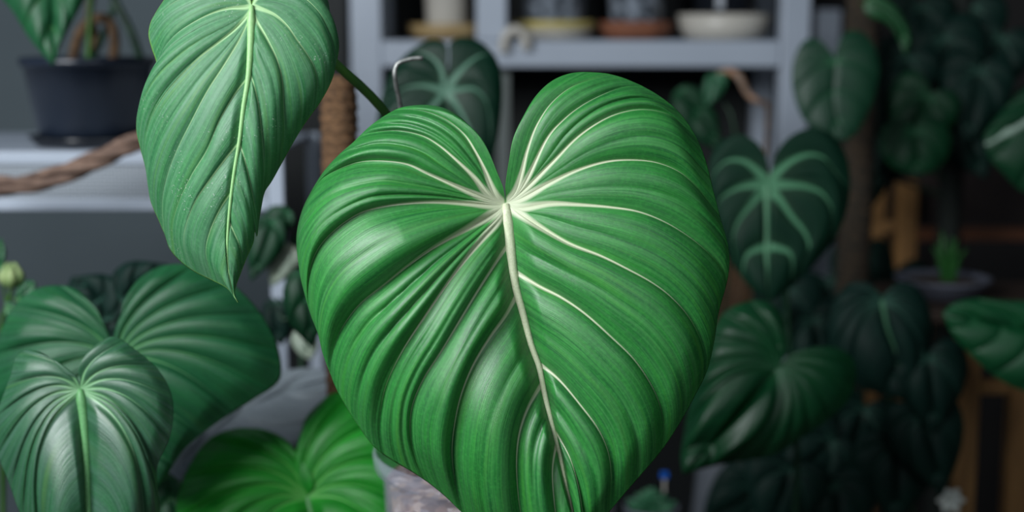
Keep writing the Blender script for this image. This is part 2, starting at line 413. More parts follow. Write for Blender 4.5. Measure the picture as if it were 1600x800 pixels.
# ------------------------------------------------------------------ white shelving unit behind
SY = 2.3
def X(px, Y=SY): return atY(px, 85, Y)[0]
sh = thing('shelving_unit', 'white shelving unit with open bays holding potted plants on saucers', 'shelf', (X(905), SY+.15, 0))
zt = atY(800, 63, SY)[2]; zb = atY(800, 105, SY)[2]
pw = X(597)-X(548)
xl, xm, xr = X(572), X(768), X(1243)
def post(x, w_, y=SY+.02, z0=0, z1=2.1, name='post', d=.04):
    bm = bmesh.new(); box(bm, (x, y, (z0+z1)/2), (w_, d, z1-z0), .003); return obj(name, bm, M_white, sh, False)
post(xl, pw); post(xr, pw*.92)
for x, w_ in ((xl, pw), (xr, pw*.92)): post(x, w_*.8, SY+.30)
bm = bmesh.new(); box(bm, (xm, SY+.02, (zt+2.1)/2), (pw*.98, .04, 2.1-zt), .003); obj('divider', bm, M_white, sh, False)
def shelfboard(z0, z1):
    bm = bmesh.new(); box(bm, ((xl+xr)/2, SY+.165, (z0+z1)/2), (xr-xl-pw*.95, .325, z1-z0), .003); obj('shelf_board', bm, M_white, sh, False)
shelfboard(zb, zt); shelfboard(1.72, 1.76); shelfboard(.40, .44)
bm = bmesh.new(); box(bm, ((xl+xr)/2, SY+.345, 1.05), (xr-xl+pw, .012, 2.1), 0); obj('dark_backing', bm, M_black, sh, False)  # black sheet added to keep the inside of the bays dark
M_gpost = plain('grey_green_post', G(96, 104, 102), .6)
bm = bmesh.new(); box(bm, (X(786), SY+.05, (zb+.44)/2), (.022, .02, zb-.44), .002); obj('support_strip', bm, M_gpost, sh, False)

M_clear2 = plain('clear_pot_plastic', G(150, 160, 172), .3, nscale=60, col2=G(30, 36, 44))
M_yel = plain('yellow_glaze', G(186, 170, 96), .5)
M_strip = plain('pale_label', G(170, 176, 184), .5)
def shelf_plant(name, label, px, wpx, sauc, sw, potm, smat, group, sh_=.018, pr=None, deep=False):
    cx = X(px); cy = SY+.12; r = wpx/2*SY/FPX
    t = thing(name, label, 'plant pot', (cx, cy, zt+.001+sh_*.4), group)
    pot(t, (cx, cy, zt+.001+sh_*.4), r*.92, .13, potm, taper=.86, rim=.01)
    k = thing('saucer_'+'x', '', '') if False else None
    R = sw/2*SY/FPX
    bm = bmesh.new(); lathe(bm, [(0, 0), (R*.8, 0), (R*.94, sh_*.4), (R, sh_), (R*.975, sh_), (R*.9, sh_*.45), (R*.78, sh_*.4-.0005), (0, sh_*.4-.0005)], (cx, cy, zt+.0005))
    return t, bm
for nm, lab, px, wp, sp, smt, pm, s_h, slab in (
    ('plant_pot', 'pale grey-white pot in the left bay of the white shelf', 694, 84, 128, M_beige, M_cer, .026, 'beige saucer under the pale pot in the left shelf bay'),
    ('plant_pot', 'mottled clear pot just right of the shelf divider', 868, 120, 136, M_cer, M_clear2, .03, 'cream and yellow saucer under the mottled clear pot beside the divider'),
    ('plant_pot', 'mottled dark pot standing on an orange-brown saucer', 1003, 104, 120, M_terra, M_clear2, .03, 'orange-brown clay saucer on the white shelf'),
    ('plant_pot', 'dark pot with a pale stripe on a wide white saucer', 1148, 118, 152, M_cer, M_blackpl, .042, 'wide white saucer at the right end of the shelf')):
    t, bm = shelf_plant(nm, lab, px, wp, smt, sp, pm, None, 'pots along the white shelf', sh_=s_h)
    if px == 868:
        rr = sp/2*SY/FPX; bb = bmesh.new(); c0 = (X(px), SY+.12, zt+.0005)
        lathe(bb, [(rr*.955, s_h*.62), (rr*.985, s_h*.62), (rr*1.012, s_h*1.03), (rr*.99, s_h*1.03), (rr*.955, s_h*.62)], c0)
    if px == 1148:
        ba = bmesh.new(); box(ba, (X(1132), SY+.12-118/2*SY/FPX*.92-.002, zt+.085), (.012, .003, .07), .0008)
        o_ = obj('label_strip', ba, M_strip, t, False); o_['label'] = 'pale vertical strip on the dark pot'
    so = obj('saucer', bm, smt);
    if px == 868: o_ = obj('rim_band', bb, M_yel, so); o_['label'] = 'yellow glazed rim'
    tag(so, slab, 'saucer', 'saucers on the white shelf')
# yellow rim on the second saucer, pale strip on the fourth pot
# white ring clipped on shelf edge
bm = bmesh.new(); p0 = atY(787, 80, SY-.012); 
pts = [atY(787, 80, SY-.010), atY(789, 60, SY-.014), atY(800, 47, SY-.016), atY(812, 48, SY-.014), atY(821, 62, SY-.012), atY(822, 76, SY-.010)]
tube(bm, pts, .0075, seg=10, n=30); tag(obj('shelf_clip', bm, M_cer), 'small white arched clip on the shelf edge below the divider', 'clip')

cbx0, cbx1 = atY(437, 300, 2.28)[0], atY(547, 50, 2.28)[0]-.004  # made-up block, black so the gap beside the shelves stays dark
cb = thing('dark_backdrop', 'tall blackish cabinet added to darken the gap between the grey wall and the white shelving unit', 'backdrop', ((cbx0+cbx1)/2, 2.45, 0))
bm = bmesh.new(); box(bm, ((cbx0+cbx1)/2, 2.46, 1.05), (cbx1-cbx0, .30, 2.1), .004); obj('body', bm, M_black, cb, False)
bm = bmesh.new(); box(bm, ((cbx0+cbx1)/2, 2.30, 1.07), (cbx1-cbx0-.006, .016, 2.04), .003); obj('backdrop_front', bm, M_black, cb, False)
# white post further right
t = thing('white_stand', 'narrow white upright behind the dark heart leaf at top right', 'stand', (X(1291, 2.72), 2.72, 0))
bm = bmesh.new(); box(bm, (X(1291, 2.72), 2.72, .02+.735), (.046, .03, 1.47), .003); obj('post', bm, M_white, t, False)
bm = bmesh.new(); box(bm, (X(1291, 2.72), 2.72, .01), (.12, .12, .02), .003); obj('base', bm, M_white, t, False)

# ------------------------------------------------------------------ left rack with perforated lip
def perforated():
    t = NT('perforated_white_steel'); g = t.nd('ShaderNodeTexCoord').outputs['Object']
    s = t.nd('ShaderNodeSeparateXYZ', {0: g}); P = .0042
    a = t.math('SUBTRACT', t.math('FRACT', t.math('DIVIDE', s.outputs[0], P)), .5)
    b = t.math('SUBTRACT', t.math('FRACT', t.math('DIVIDE', s.outputs[2], P)), .5)
    d = t.math('SQRT', t.math('ADD', t.math('MULTIPLY', a, a), t.math('MULTIPLY', b, b)))
    col = t.mix(t.rng(d, .27, .33), G(60, 68, 76), G(146, 154, 162)); t.set(Base_Color=col, Roughness=.5); return t.m
M_perf = perforated()
LY = 1.62
rk = thing('metal_rack', 'white metal rack with a perforated shelf lip at left', 'rack', (-.6, LY+.15, 0))
lz = atY(100, 236, LY)[2]; lz2 = atY(100, 327, LY)[2]
def XL(px, Y=LY): return (px-800)/FPX*Y/math.cos(PITCH)*.97
x0, x1 = -.90, atY(436, 400, LY)[0]
bm = bmesh.new(); box(bm, ((x0+x1)/2, LY+.15, lz-.003), (x1-x0, .30, .006), .002)
obj('shelf', bm, M_white, rk, False)
bm = bmesh.new(); box(bm, ((x0+x1)/2, LY-.0015, (lz-.014+lz2+.012)/2), (x1-x0-.02, .002, lz-lz2-.026), 0); obj('perforated_lip', bm, M_perf, rk, False)
for z in (lz-.008, lz2+.006):
    bm = bmesh.new(); box(bm, ((x0+x1)/2, LY-.003, z), (x1-x0-.02, .007, .014), .002); obj('lip_edge', bm, M_white, rk, False)
for x in (x0, x1):
    for y in (LY, LY+.30):
        bm = bmesh.new(); box(bm, (x, y, .75), (.018, .018, 1.5 if x == x0 else lz*2-1.5+.01 if False else (1.5 if x == x0 else 1.5)), .002)
        if x == x1: bm.free(); bm = bmesh.new(); box(bm, (x, y, lz/2), (.018, .018, lz), .002)
        obj('upright', bm, M_white, rk, False)
lowz = .62
bm = bmesh.new(); box(bm, ((x0+x1)/2, LY+.15, lowz), (x1-x0-.02, .28, .012), .002); obj('lower_shelf', bm, M_white, rk, False)

# ------------------------------------------------------------------ main plant in the clear pot
def clear_mat():
    t = NT('clear_plastic'); t.set(Base_Color=G(206, 212, 232), Roughness=.25, Specular_IOR_Level=.6)
    tr = t.nd('ShaderNodeBsdfTransparent'); fr = t.nd('ShaderNodeLayerWeight', {'Blend': .35}).outputs['Facing']
    mx = t.nd('ShaderNodeMixShader', {0: t.rng(fr, 0, 1, .04, .4)}); t.l.new(tr.outputs[0], mx.inputs[1]); t.l.new(t.b.outputs[0], mx.inputs[2])
    t.l.new(mx.outputs[0], t.out.inputs[0]); return t.m
def substrate_mat():
    t = NT('bark_and_perlite_mix'); g = t.nd('ShaderNodeTexCoord').outputs['Object']
    v = t.nd('ShaderNodeTexVoronoi', {'Vector': g, 'Scale': 125.}); c = t.nd('ShaderNodeSeparateColor', {0: v.outputs['Color']}).outputs[0]
    n = t.nd('ShaderNodeTexNoise', {'Vector': g, 'Scale': 38., 'Detail': 4.}).outputs['Fac']
    r = t.nd('ShaderNodeValToRGB', {0: c}); e = r.color_ramp; e.interpolation = 'LINEAR'
    e.elements[0].color = G(70, 54, 50); e.elements[1].color = G(196, 182, 178)
    for p, cc in ((.3, G(128, 96, 78)), (.55, G(126, 118, 124)), (.8, G(160, 132, 110))): x = e.elements.new(p); x.color = cc
    col = t.mix(t.rng(n, .48, .66), r.outputs[0], G(96, 84, 88))
    b = t.nd('ShaderNodeBump', {'Strength': .6, 'Distance': .003, 'Height': c}).outputs[0]; t.set(Base_Color=col, Roughness=.85, Normal=b); return t.m
M_clear = clear_mat(); M_sub = substrate_mat()
pc = at(783, 698, 1.2); PR = 200*1.2/FPX; PH = pc[2]-TZ
A = thing('potted_philodendron', 'large glossy heart-leaved plant in a clear plastic pot, nearest the camera', 'potted plant', (pc[0], pc[1], TZ))
cc = (pc[0], pc[1], TZ)
bm = bmesh.new()
lathe(bm, [(0, 0), (PR*.80, 0), (PR*.81, .006), (PR*.93, PH-.016), (PR*.99, PH-.014), (PR*1.0, PH-.003), (PR*.99, PH), (PR*.97, PH), (PR*.955, PH-.012), (PR*.915, PH-.017), (PR*.795, .008), (0, .008)], cc, seg=96)
o = obj('pot', bm, M_clear, A); o['label'] = 'clear plastic pot with pale rim'
bm = bmesh.new()
lathe(bm, [(0, .009), (PR*.785, .009), (PR*.90, PH-.028), (PR*.8, PH-.024), (PR*.4, PH-.022), (0, PH-.022)], cc, seg=96); obj('potting_mix', bm, M_sub, A)
crown = np.array([pc[0], pc[1], TZ+PH-.03])
bm = bmesh.new(); tube(bm, [crown, crown+[.01, .01, .04], crown+[0, .02, .075]], [.013, .011, .004], seg=12, n=14); obj('stem', bm, M_petiole, A)

mid = [(790, 318), (797, 380), (804, 440), (817, 489), (830, 539), (842, 572), (851, 615), (864, 669), (875, 710), (884, 755), (893, 790), (902, 840), (906, 888)]
L = [(788, 303), (785, 290), (776, 268), (765, 240), (752, 216), (734, 197), (717, 181), (695, 169), (669, 164), (642, 165), (621, 170), (599, 182), (577, 198), (553, 221), (529, 242), (507, 266), (489, 294), (474, 323), (465, 354), (463, 380), (466, 411), (471, 441), (484, 488), (497, 523), (504, 552), (516, 584), (525, 607), (542, 638), (562, 669), (585, 699), (612, 719), (643, 737), (670, 755), (697, 777), (722, 801), (765, 836), (820, 862), (870, 876), (906, 888)]
R = [(790, 303), (790, 288), (795, 253), (802, 216), (817, 183), (837, 150), (863, 126), (894, 114), (929, 113), (959, 117), (990, 128), (1025, 146), (1056, 170), (1077, 196), (1095, 229), (1106, 262), (1115, 299), (1126, 341), (1136, 376), (1140, 406), (1136, 441), (1123, 489), (1116, 534), (1105, 579), (1085, 620), (1060, 665), (1033, 705), (1006, 737), (979, 768), (952, 800), (930, 830), (916, 860), (906, 888)]
vL = [[(790, 318), (774, 306), (758, 266), (743, 236), (726, 210), (699, 188), (669, 175), (643, 171), (616, 173)],
      [(790, 318), (765, 306), (739, 275), (712, 249), (686, 227), (660, 212), (625, 204), (594, 205), (570, 210), (553, 221)],
      [(790, 318), (760, 310), (712, 290), (669, 271), (638, 257), (603, 252), (568, 253), (538, 262), (507, 279), (487, 302)],
      [(790, 318), (774, 321), (730, 317), (682, 315), (638, 317), (594, 323), (559, 334), (524, 358), (497, 388), (483, 425), (481, 470), (489, 502)],
      [(790, 320), (774, 334), (730, 358), (678, 387), (638, 415), (603, 443), (562, 476), (535, 512), (522, 543), (517, 568), (517, 586)],
      [(790, 324), (782, 347), (756, 376), (730, 406), (703, 441), (666, 494), (630, 548), (605, 598), (595, 638), (592, 674), (597, 708)],
      [(797, 378), (775, 410), (740, 465), (693, 543), (661, 593), (643, 638), (641, 683), (650, 720), (664, 751)],
      [(806, 460), (788, 493), (763, 528), (738, 570), (720, 615), (710, 660), (706, 705), (711, 750), (724, 801)],
      [(846, 598), (824, 636), (811, 676), (807, 719), (810, 770), (817, 815), (826, 862)],
      [(868, 690), (862, 735), (866, 790), (874, 840), (880, 878)]]
vR = [[(790, 318), (806, 300), (815, 270), (824, 234), (838, 197), (860, 163), (890, 138), (925, 124), (955, 117)],
      [(790, 318), (808, 304), (824, 279), (854, 218), (881, 187), (911, 164), (946, 146), (977, 136), (1008, 136)],
      [(790, 318), (812, 303), (863, 253), (902, 214), (942, 187), (977, 174), (1012, 171), (1047, 180), (1073, 203), (1092, 223)],
      [(790, 318), (815, 310), (859, 286), (902, 266), (946, 253), (986, 250), (1025, 254), (1060, 268), (1086, 290), (1108, 317), (1125, 338)],
      [(790, 320), (811, 327), (859, 320), (902, 321), (955, 325), (999, 332), (1042, 349), (1082, 374), (1112, 400), (1130, 424), (1135, 446)],
      [(790, 322), (806, 334), (846, 360), (889, 384), (937, 402), (977, 421), (1018, 443), (1049, 466), (1076, 496), (1094, 530), (1102, 561), (1101, 590)],
      [(805, 422), (819, 430), (845, 446), (880, 464), (916, 489), (956, 525), (992, 561), (1019, 602), (1033, 638), (1037, 672), (1034, 703)],
      [(841, 569), (852, 575), (877, 597), (907, 633), (934, 669), (950, 705), (955, 742), (953, 775), (952, 799)],
      [(864, 670), (876, 690), (890, 720), (900, 760), (905, 800), (912, 850)]]
hero, hp = build_leaf('leaf', M_hero, .985, mid, L, R, vL, vR, A, step=3., nu=130, a1=.30, a2=.09, valley=.16, droop=.22, droop_r=.10, ar=.7,
    vw=(10.5, 2.2), sec=40, thick=.0007, ribm=M_rib, rib=(12, 3.6), rib_h=5.0, bend=lambda x, y: -.00022*(y-60)**2*(y > 60)*.5+0*x,
    petiole=[at(796, 350, 1.05), at(800, 470, 1.13), at(790, 640, 1.19), crown+[0, 0, .03]], label='large glossy heart-shaped leaf in focus', vd_cut=.80)

mid = [(393, 8), (392, 60), (388, 120), (380, 170), (374, 220), (365, 275), (358, 335), (355, 390), (358, 430), (364, 458), (372, 473)]
L = [(390, -4), (378, -26), (345, -42), (305, -36), (270, -18), (254, 3), (243, 20), (235, 36), (232, 55), (237, 76), (244, 98), (240, 116), (231, 134), (221, 155), (214, 179), (213, 204), (218, 228), (227, 262), (231, 291), (236, 317), (249, 347), (258, 369), (265, 389), (281, 408), (304, 425), (330, 438), (352, 449), (363, 460), (372, 473)]
R = [(398, -4), (420, -30), (462, -40), (496, -24), (512, 0), (517, 26), (527, 51), (530, 72), (526, 98), (518, 127), (501, 159), (476, 194), (456, 227), (440, 256), (425, 283), (414, 300), (409, 322), (405, 345), (402, 369), (398, 362), (396, 379), (386, 402), (376, 428), (368, 450), (368, 462), (372, 473)]
vL = [[(393, 8), (384, -6), (360, -16), (330, -18), (300, -8), (270, 8), (250, 28), (238, 46)],
      [(393, 12), (383, 15), (360, 16), (338, 21), (310, 33), (278, 53), (257, 76), (248, 98), (243, 110)],
      [(393, 14), (384, 27), (366, 46), (341, 66), (314, 87), (288, 112), (260, 144), (240, 177), (229, 210), (226, 240), (228, 264)],
      [(393, 18), (387, 36), (372, 66), (350, 102), (323, 144), (299, 190), (276, 237), (262, 275), (254, 315), (256, 362)],
      [(386, 120), (365, 147), (341, 189), (322, 235), (298, 275), (278, 320), (270, 355), (274, 400)],
      [(374, 222), (355, 245), (330, 278), (305, 315), (290, 355), (288, 385), (300, 423)],
      [(362, 300), (345, 325), (328, 362), (322, 395), (332, 438)]]
vR = [[(393, 8), (403, -5), (430, -14), (465, -10), (495, 15), (512, 45), (522, 75), (524, 100)],
      [(393, 10), (407, 15), (430, 25), (449, 42), (463, 62), (479, 84), (491, 105), (496, 130), (492, 172)],
      [(393, 16), (401, 33), (417, 60), (433, 93), (441, 126), (443, 168), (444, 208), (441, 254)],
      [(390, 108), (401, 146), (407, 186), (411, 234), (412, 270), (409, 318)],
      [(375, 222), (384, 252), (392, 290), (398, 325), (402, 366)],
      [(357, 345), (366, 365), (374, 385), (378, 420)]]
build_leaf('leaf', M_hang, .97, mid, L, R, vL, vR, A, step=3., nu=100, a1=.09, a2=.03, valley=.03, droop=.30,
    vw=(4., 1.9), sec=44, ribm=M_rib2, rib=(8, 2.4), rib_h=4., bend=lambda x, y: -.0003*(y-80)**2*(y > 80)+.05*x,
    petiole=[at(425, 12, 1.01), at(470, 50, 1.04), at(525, 100, 1.06), at(605, 180, 1.09), at(690, 320, 1.14), at(765, 560, 1.19), crown+[-.005, 0, .02]], prad=(.0033, .0048), label='dusty hanging heart-shaped leaf', vd_cut=.9)

mid = [(480, 775), (486, 800), (500, 850), (525, 920), (545, 965)]
L = [(486, 760), (480, 742), (465, 710), (440, 682), (400, 669), (355, 672), (322, 690), (297, 725), (280, 765), (275, 800), (285, 850), (320, 900), (400, 945), (480, 960), (545, 965)]
R = [(490, 757), (480, 728), (470, 695), (475, 658), (498, 630), (528, 612), (580, 618), (625, 650), (650, 700), (655, 770), (640, 840), (605, 910), (545, 965)]
build_leaf('leaf', M_vivid, 1.34, mid, L, R, parent=A, nL=8, nR=7, npal=6, a1=.24, a2=.05, valley=.14, droop=.12, vw=(4., 1.6), ribm=M_rib3, rib=(5, 2), bend=lambda x, y: .35*y,
    petiole=[at(520, 765, 1.37), at(600, 735, 1.36), at(700, 680, 1.29), crown+[-.02, .01, .02]], label='vivid green heart-shaped leaf low beside the pot', bow=.16)

bm = bmesh.new()
hb = at(655, 330, 1.16)
tube(bm, [at(661, 91, 1.11), at(648, 91, 1.11), at(634, 94, 1.11), at(622, 99, 1.11), at(617, 109, 1.11), at(617, 122, 1.11), at(621, 145, 1.115), at(626, 170, 1.12), at(650, 330, 1.15), at(690, 560, 1.185), np.array([crown[0]-.045, crown[1], crown[2]+.0])], .0019, seg=8, n=90)
tag(obj('wire_stake', bm, M_wire), 'grey wire stake with a bent hook end rising behind the large leaf', 'plant stake')

# ------------------------------------------------------------------ plant at lower left
def base_plant(name, label, x, y, z, r, h, mat, cat='potted plant', group=None, **k):
    t = thing(name, label, cat, (x, y, z), group); pot(t, (x, y, z), r, h, mat, **k)
    return t, np.array([x, y, z+h*.86])
B, cb = base_plant('potted_philodendron', 'deep green heart-leaved plant at lower left with a broad leaf behind a puckered one', -.44, 1.15, TZ, .07, .10, M_blackpl)
mid = [(125, 608), (131, 655), (135, 720), (138, 800), (141, 860), (145, 910)]
L = [(120, 592), (104, 583), (86, 566), (66, 551), (42, 547), (24, 558), (16, 588), (3, 622), (-10, 665), (-4, 710), (14, 755), (30, 800), (55, 850), (95, 890), (145, 910)]
R = [(125, 590), (122, 577), (133, 556), (155, 535), (180, 526), (210, 545), (243, 573), (264, 605), (271, 640), (265, 685), (247, 725), (246, 760), (250, 800), (230, 850), (190, 890), (145, 910)]
build_leaf('leaf', M_low, 1.10, mid, L, R, parent=B, nL=8, nR=8, npal=7, a1=.24, a2=.06, valley=.12, droop=.26, droop_r=.2, vw=(4., 1.6), ribm=M_rib3, rib=(9, 5), rib_h=6,
    petiole=[at(140, 640, 1.15), at(160, 800, 1.2), cb+[0, 0, .01]], bow=.15, wave=5, label='puckered deep green leaf with a thick pale midrib')
mid = [(180, 560), (200, 620), (225, 690), (240, 770)]
L = [(172, 548), (165, 520), (150, 480), (120, 453), (82, 446), (45, 457), (15, 490), (-2, 525), (-12, 570), (-5, 630), (30, 690), (100, 740), (240, 770)]
R = [(183, 548), (186, 515), (195, 468), (222, 432), (260, 414), (312, 416), (360, 441), (402, 482), (430, 530), (440, 575), (432, 600), (395, 625), (340, 660), (290, 700), (262, 740), (240, 770)]
build_leaf('leaf', M_low2, 1.26, mid, L, R, parent=B, nL=7, nR=9, npal=7, a1=.26, a2=.05, valley=.05, droop=.2, vw=(3., 1.5), ribm=M_rib3, rib=(4, 2),
    petiole=[at(190, 640, 1.29), at(190, 760, 1.27), cb+[.01, .01, .01]], bow=.12, label='broad mid green leaf behind')

# grey leaf
Wp, cw = base_plant('potted_begonia', 'plant with a dull silver-grey leaf lying between the lower green leaves', -.31, 1.37, TZ, .05, .085, M_greyp)
mid = [(262, 742), (310, 700), (370, 650), (440, 615), (526, 588)]
L = [(252, 735), (258, 712), (275, 690), (300, 655), (345, 620), (392, 594), (440, 580), (490, 575), (526, 588)]
R = [(275, 760), (330, 765), (400, 735), (465, 695), (510, 640), (528, 605), (526, 588)]
build_leaf('leaf', M_grey, 1.40, mid, L, R, parent=Wp, nL=6, nR=6, npal=3, a1=.10, a2=.03, valley=.05, droop=.05, vw=(2., 1.2), label='silver-grey leaf', bend=lambda x, y: 1.0*y,
    petiole=[at(280, 780, 1.42), cw+[-.02, 0, .03], cw], ribm=None)
mid = [(262, 790), (264, 830), (262, 870)]
L = [(256, 778), (246, 772), (236, 790), (235, 830), (262, 870)]
R = [(266, 776), (277, 752), (296, 770), (296, 820), (262, 870)]
mid = [(255, 742), (268, 790), (275, 850)]
L = [(248, 735), (238, 760), (236, 810), (275, 850)]
R = [(262, 738), (280, 752), (300, 780), (300, 820), (275, 850)]
build_leaf('leaf', M_low2, 1.36, mid, L, R, parent=Wp, nL=4, nR=4, npal=2, a1=.14, petiole=[at(262, 800, 1.42), cw+[0, 0, .02]], label='small green leaf')

# ------------------------------------------------------------------ coir pole with dark leaves
Kx = at(540, 400, 1.46)
K, ck = base_plant('pole_trained_plant', 'tan coir pole in a black pot, just behind the left edge of the large leaf', Kx[0], 1.41, TZ, .05, .12, M_blackpl)
def coir(parent, x, y, z0, z1, r, m):
    bm = bmesh.new(); prof = []
    n = int((z1-z0)/.0025)
    for i in range(n+1):
        z = z0+(z1-z0)*i/n; prof.append((r*(1+.10*abs(math.sin(math.pi*(z-z0)/.011))), z))
    prof = [(0, z0)]+prof+[(0, z1)]
    lathe(bm, prof, (x, y, 0), seg=28, rfun=lambda a, z: 1+.05*math.sin(9*a+z*260)+.03*math.sin(17*a-z*400))
    return obj('coir_pole', bm, m, parent)
M_coir = plain('coir_fibre', G(112, 82, 54), .9, nscale=170, col2=G(68, 48, 30), bump=.7, stretch=(1, 1, 2.2))
coir(K, Kx[0], 1.41, TZ+.09, atY(530, 118, 1.41)[2], .0165, M_coir)
mid = [(470, 425), (478, 470), (488, 545)]
L = [(466, 420), (452, 428), (442, 460), (452, 505), (488, 545)]
R = [(474, 420), (492, 425), (505, 450), (505, 500), (488, 545)]
build_leaf('leaf', M_dark, 1.38, mid, L, R, parent=K, nL=4, nR=4, npal=2, a1=.14, petiole=[at(490, 440, 1.41), at(525, 480, 1.44), at(545, 600, 1.46), ck], prad=(.0018, .0024), pmat=M_petiole_d)
mid = [(105, 440), (150, 470), (230, 520)]
mid = [(215, 520), (180, 480), (110, 440)]
L = [(215, 540), (180, 540), (130, 500), (105, 470), (110, 440)]
R = [(225, 505), (225, 460), (190, 425), (140, 418), (110, 440)]

# ------------------------------------------------------------------ blackish plant behind the lower-left leaves
V, cv = base_plant('shade_plant', 'blackish broad-leaved plant in the gap behind the lower left leaves', -.48, 1.51, TZ, .05, .09, M_blackpl)
for mid, L, R in (([(165, 500), (150, 460), (112, 432)], [(158, 520), (125, 510), (98, 470), (112, 432)], [(185, 500), (200, 465), (170, 430), (112, 432)]),
                  ([(190, 470), (215, 440), (262, 412)], [(182, 462), (175, 430), (205, 408), (262, 412)], [(200, 482), (235, 470), (262, 440), (262, 412)]),
                  ([(150, 520), (160, 480), (200, 440)], [(135, 510), (130, 470), (150, 440), (200, 440)], [(165, 530), (200, 520), (215, 480), (200, 440)])):
    build_leaf('leaf', M_shade, 1.42+.03*random.random(), mid, L, R, parent=V, nL=4, nR=4, npal=2, a1=.2, petiole=[at(mid[0][0]+5, mid[0][1]+90, 1.48), cv], prad=(.0016, .0022), pmat=M_petiole_d)

# terracotta pot plant near rack upright, small leaves
T, ct = base_plant('terracotta_potted_plant', 'small-leaved trailing plant in a terracotta pot beside the white rack upright', at(470, 560, 1.53)[0], 1.50, TZ, .032, .19, M_terra)
for i, (mid, L, R, m) in enumerate((([(425, 345), (415, 375), (392, 440)], [(418, 338), (398, 345), (385, 380), (392, 440)], [(432, 335), (447, 350), (440, 395), (392, 440)], M_dark),
    ([(452, 330), (440, 342), (415, 360)], [(445, 322), (425, 322), (412, 338), (415, 360)], [(458, 335), (460, 350), (440, 362), (415, 360)], M_dark),
    ([(458, 385), (440, 410), (424, 448)], [(450, 380), (430, 392), (418, 420), (424, 448)], [(464, 390), (468, 408), (450, 432), (424, 448)], M_pale),
    ([(462, 372), (470, 385), (478, 402)], [(456, 370), (452, 384), (462, 398), (478, 402)], [(468, 368), (480, 376), (484, 390), (478, 402)], M_terra if False else M_dark),
    ([(470, 520), (480, 545), (486, 562)], [(460, 518), (455, 535), (470, 556), (486, 562)], [(478, 514), (494, 525), (496, 545), (486, 562)], M_pale),
    ([(430, 470), (425, 500), (440, 540)], [(424, 465), (410, 480), (412, 520), (440, 540)], [(436, 465), (450, 480), (455, 515), (440, 540)], M_shade))):
    j = mid[0]
    build_leaf('leaf', m, 1.50+.01*i, mid, L, R, parent=T, nL=3, nR=3, npal=2, a1=.12, petiole=[at(j[0]+12, j[1]+30, 1.54), at(468, 500, 1.54), ct], prad=(.0012, .0018), pmat=M_petiole_d, step=6, nu=30)

# ------------------------------------------------------------------ potted plant on the left rack
M_bluep = plain('blue_black_plastic', G(30, 38, 52), .28, spec=.6, nscale=10, col2=G(24, 32, 44))
zc = lz+.012
Ex = at(140, 160, 1.70)[0]
E = thing('potted_philodendron', 'plant in a blue-black plastic pot standing on the white rack shelf', 'potted plant', (Ex, 1.71, zc))
er = 101*1.74/FPX; eh = atY(140, 91, 1.72-er)[2]-zc
pot(E, (Ex, 1.71, zc), er*.96, eh, M_bluep, taper=.80, rim=.010, fill=.93)
bm = bmesh.new()
lathe(bm, [(0, 0), (er*.80, 0), (er*.86, .004), (er*.93, .0115), (er*.90, .0115), (er*.82, .0085), (0, .008)], (Ex, 1.71, lz+.0005), rfun=lambda a, z: 1+.03*math.cos(8*a))
tag(obj('saucer', bm, M_blackpl), 'black plastic saucer under the blue-black pot on the rack', 'saucer')
ce = np.array([Ex, 1.71, zc+eh*.93])
for pts, r, m in (([at(128, 92, 1.72), at(122, 60, 1.71), at(135, 38, 1.71), at(160, 28, 1.71), at(178, 50, 1.71), at(182, 92, 1.72)], .0065, M_stemb),
                  ([at(150, 92, 1.73), at(150, 60, 1.73), at(140, 20, 1.74), at(150, -30, 1.75)], .005, M_stemb),
                  ([at(228, 92, 1.71), at(205, 50, 1.71), at(180, 0, 1.71), at(165, -40, 1.72)], .005, M_petiole_d),
                  ([at(165, 92, 1.75), at(172, 30, 1.75), at(185, -40, 1.75)], .004, M_petiole_d)):
    bm = bmesh.new(); pts[0] = np.array([pts[0][0], 1.72+random.uniform(-.03, .03), ce[2]-.004]); 
    if len(pts) == 6: pts[-1] = np.array([pts[-1][0], 1.72, ce[2]-.004])
    tube(bm, pts, r, n=40); obj('stem', bm, m, E)
mid = [(75, -120), (78, -60), (80, 0), (82, 60), (84, 104)]
L = [(68, -128), (40, -140), (0, -120), (-20, -70), (-8, -20), (20, 18), (45, 58), (66, 84), (84, 104)]
R = [(82, -128), (110, -140), (150, -115), (160, -60), (140, -15), (118, 25), (101, 58), (90, 84), (84, 104)]
build_leaf('leaf', M_low2, 1.5, mid, L, R, parent=E, nL=6, nR=6, npal=3, a1=.12, a2=.03, valley=.25, droop=.1, label='hanging green leaf above the pot',
    petiole=[at(100, -110, 1.56), at(140, -60, 1.66), ce], ribm=None, prad=(.0025, .0035))

# dry twisted vine hanging across the rack lip
bm = bmesh.new()
cl = spl([at(-60, 296, 1.52), at(0, 290, 1.52), at(60, 282, 1.52), at(110, 266, 1.52), at(160, 246, 1.52), at(205, 226, 1.52), at(260, 200, 1.53), at(300, 190, 1.56), at(330, 200, 1.585)], 90)
for k in range(4):
    pts = []
    for i, p in enumerate(cl):
        a = i*.13+k*math.pi/2+.4*math.sin(i*.07+k); pts.append(p+np.array([0, .0055*math.cos(a), .0065*math.sin(a)]))
    tube(bm, pts, [.0052+.0012*math.sin(i*.21+k*2) for i in range(len(pts))], seg=9)
tag(obj('dry_vine', bm, M_vine), 'twisted dry brown vine crossing in front of the white rack lip', 'vine')

